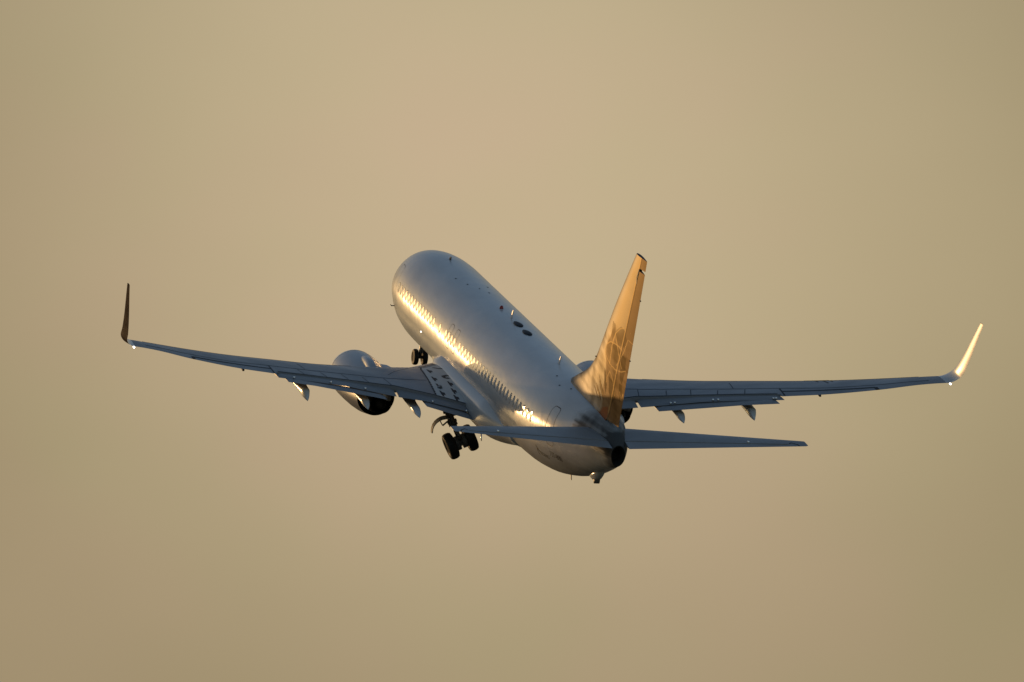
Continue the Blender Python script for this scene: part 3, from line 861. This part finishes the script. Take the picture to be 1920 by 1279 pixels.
def slab(name, xa, xb, z0, z1, nx, nz_, parent, cosfront, capmat):
    rr = []
    zz = np.linspace(z0, z1, nz_)
    for z in zz:
        a, b_ = float(xa(z)), float(xb(z))
        q = np.linspace(0, 1, nx)
        if cosfront: q = q**1.6
        X = a + (b_ - a) * q
        left = [(x, -fin_y(x, z), z) for x in X[::-1]]
        right = [(x, fin_y(x, z), z) for x in X[1:]] if cosfront else [(x, fin_y(x, z), z) for x in X]
        rr.append(left + right)
    v, f = loft(rr)
    cols = livery(np.array(v))
    fm = [0] * (len(f) - 1) + [1]
    return make(name, v, f, [FINPAINT, capmat], parent, fmat=fm, cols=cols, sharp=45)
fin = slab('fin', fin_le, lambda z: fin_hg(z) - .012 - .0 * z, 1.25, 8.66, 110, 260, root, True, DARK)
slab('fin_tip', lambda z: fin_hg(z) - .02, lambda z: fin_te(z), 8.22, 8.659, 40, 20, fin, False, DARK)
slab('rudder', lambda z: fin_hg(z) + .0 + .05 * ss(z, 7.2, 8.1), fin_te, 1.62, 8.10, 60, 260, fin, False, DARK)
mb = MB()   # dark gap round the rudder's top
fs = lambda x, z: np.array([x, -fin_y(x, z) - .004, z])
polyline_strip(mb, [(float(fin_hg(7.55)) + .05, 7.55), (float(fin_hg(7.8)) - .08, 7.8), (float(fin_hg(8.16)) - .03, 8.16)], .07, fs, .04)
mb.build('rudder_gap', DARK, fin)
for z in (7.0, 4.45):
    mb = MB(); mb.add(*tube((float(fin_te(z)) - .05, 0, z), (float(fin_te(z)) + .06, 0, z), .03, .02)); mb.build('discharge_wick', DARK, fin)
mb = MB(); z = 3.6; x = float(fin_le(z)) + .3; mb.add(*tube((x, -fin_y(x, z), z), (x + .02, -fin_y(x, z) - .06, z), .02)); mb.build('probe', ANTDARK, fin)

# ------------------------------------------------------------------ landing gear, folding away
def wheel(parent, c, axis, r, w, name='wheel'):
    axis = np.array(axis, float) / np.linalg.norm(axis)
    mb = MB()
    h = w / 2
    prof = [(-h * .75, r * .50), (-h * .95, r * .62), (-h, r * .78), (-h * .86, r * .92), (-h * .5, r * .985), (-h * .30, r), (-h * .28, r * .985), (-h * .24, r * .985), (-h * .22, r), (0, r * 1.003), (h * .22, r), (h * .24, r * .985), (h * .28, r * .985), (h * .30, r), (h * .5, r * .985), (h * .86, r * .92), (h, r * .78), (h * .95, r * .62), (h * .75, r * .50)]
    mb.add(*lathe(prof, axis, c, 48, False), 0)
    mb.add(*lathe([(-h * .76, r * .52), (-h * .70, r * .46), (-h * .35, r * .38), (-h * .30, r * .18), (-h * .62, r * .14), (-h * .64, .02)], axis, c, 32, True), 1)
    mb.add(*lathe([(h * .64, .02), (h * .62, r * .14), (h * .30, r * .18), (h * .35, r * .38), (h * .70, r * .46), (h * .76, r * .52)], axis, c, 32, True), 1)
    return mb.build(name, [RUBBER, RIM], parent, sharp=35)

def main_gear(sgn):
    piv = np.array([19.45, sgn * 2.86, -1.25]); end = np.array([19.6, sgn * 1.86, -3.22])
    d = end - piv; L = np.linalg.norm(d); d /= L
    ax = np.cross(d, [1, 0, 0]); ax /= np.linalg.norm(ax)
    if ax[1] < 0: ax = -ax
    fw = np.cross(ax, d)
    mb = MB()
    mb.add(*tube(piv - d * .3, piv + d * L * .62, .165, .15), 0)
    mb.add(*tube(piv + d * L * .58, piv + d * L * .66, .19), 0)
    mb.add(*tube(piv + d * L * .6, end, .095), 1)
    mb.add(*tube(end - ax * .50, end + ax * .50, .10), 0)
    mb.add(*tube(end - d * .16, end + d * .14, .16), 0)
    # torsion links on the front
    for s in (-1, 1):
        k = piv + d * L * .62 - fw * s * 0 + np.array([.15, 0, 0]); m_ = piv + d * L * .82 + np.array([.46, 0, 0]); e = end + np.array([.12, 0, 0]) - d * .05
        mb.add(*tube(k + ax * .08 * s, m_, .045), 0); mb.add(*tube(e + ax * .08 * s, m_, .045), 0)
    # side brace up to the wing root, drag brace
    mb.add(*tube(piv + d * L * .45, np.array([19.4, sgn * 1.5, -1.9]), .075), 0)
    mb.add(*tube(piv + d * L * .35, np.array([18.2, sgn * 2.7, -1.35]), .07), 0)
    mb.add(*tube(piv + d * .2 + np.array([.25, 0, 0]), piv + d * L * .6 + np.array([.22, 0, 0]), .05), 0)
    # hydraulic lines
    for k in range(3):
        o = ax * (.08 * (k - 1)) + np.array([.2, 0, 0])
        mb.add(*tube(piv + d * .1 + o, piv + d * L * .9 + o * .9, .018), 0)
    for k in np.linspace(.15, .58, 5):
        mb.add(*tube(piv + d * L * k - ax * .2, piv + d * L * k + ax * .2, .06), 0)
    g = mb.build('main_landing_gear', [GEARPAINT, STEEL], root, sharp=40)
    for s in (-1, 1):
        wheel(g, end + ax * s * .43, ax, .565, .40)
        mb = MB(); mb.add(*lathe([(-.15, .30), (.15, .30)], ax, end + ax * s * .2, 24)); mb.build('brake_pack', GEARPAINT, g)
    # curved leg door on the outboard side
    rr = []
    o = -1 * (1 if sgn > 0 else -1)
    pth = [(2.45, -2.22), (2.6, -2.24), (2.74, -2.28), (2.86, -2.35), (2.97, -2.45), (3.05, -2.58), (3.09, -2.72), (3.09, -2.90)]
    pts = [np.array([0, sgn * a, b_]) for a, b_ in pth]
    for k, p in enumerate(pts):
        tn = pts[min(k + 1, len(pts) - 1)] - pts[max(k - 1, 0)]; tn /= np.linalg.norm(tn); nn = np.array([0, -tn[2], tn[1]])
        w0, w1 = (19.25 + .03 * k, 19.80 - .02 * k)
        rr.append([p + np.array([w0, 0, 0]) - nn * .02, p + np.array([w1, 0, 0]) - nn * .02, p + np.array([w1, 0, 0]) + nn * .02, p + np.array([w0, 0, 0]) + nn * .02])
    make('gear_door', *loft(rr), DOORMAT, g, sharp=30)
    mb = MB()
    e2 = np.array([19.55, sgn * 2.66, -2.58])
    mb.add(*tube(e2, (19.5, sgn * 2.80, -2.36), .022)); mb.add(*tube(e2, (19.5, sgn * 2.35, -2.30), .035))
    mb.build('door_link', GEARPAINT, g)
main_gear(-1); main_gear(1)

mb = MB()
e = np.array([3.9, 0, -3.17]); t = np.array([4.15, 0, -1.7])
mb.add(*tube(t, t + (e - t) * .6, .12), 0); mb.add(*tube(t + (e - t) * .55, e, .07), 1); mb.add(*tube(e + [0, -.24, 0], e + [0, .24, 0], .07), 0)
mb.add(*tube(t + (e - t) * .4, (5.2, 0, -2.0), .06), 0)
for s in (-1, 1): mb.add(*tube(t + (e - t) * .5 + [.1, s * .06, 0], e + [.25, s * .04, .25], .03), 0)
mb.add(*tube(e + [.25, 0, .25], e, .04), 0)
ng = mb.build('nose_landing_gear', [GEARPAINT, STEEL], root, sharp=40)
for s in (-1, 1): wheel(ng, e + np.array([0, s * .20, 0]), (0, 1, 0), .343, .22)

# ------------------------------------------------------------------ ground far below
m, n, l, b = new_mat('dry_grass_ground')
tc = n.new('ShaderNodeTexCoord'); n1 = n.new('ShaderNodeTexNoise'); n1.inputs['Scale'].default_value = .02; n1.inputs['Detail'].default_value = 8
l.new(tc.outputs['Object'], n1.inputs['Vector'])
cr = n.new('ShaderNodeValToRGB')
cr.color_ramp.elements[0].color = (.035, .038, .017, 1); cr.color_ramp.elements[1].color = (.10, .08, .042, 1)
l.new(n1.outputs[0], cr.inputs[0]); l.new(cr.outputs[0], b.inputs['Base Color']); setp(b, Roughness=.9)
me = bpy.data.meshes.new('ground')
G = 30000
me.from_pydata([(-G, -G, 0), (G, -G, 0), (G, G, 0), (-G, G, 0)], [], [(0, 1, 2, 3)])
me.materials.append(m)
go = bpy.data.objects.new('ground', me); scene.collection.objects.link(go)
go['kind'] = 'structure'; go['label'] = 'flat dry grass ground below the climbing aircraft'
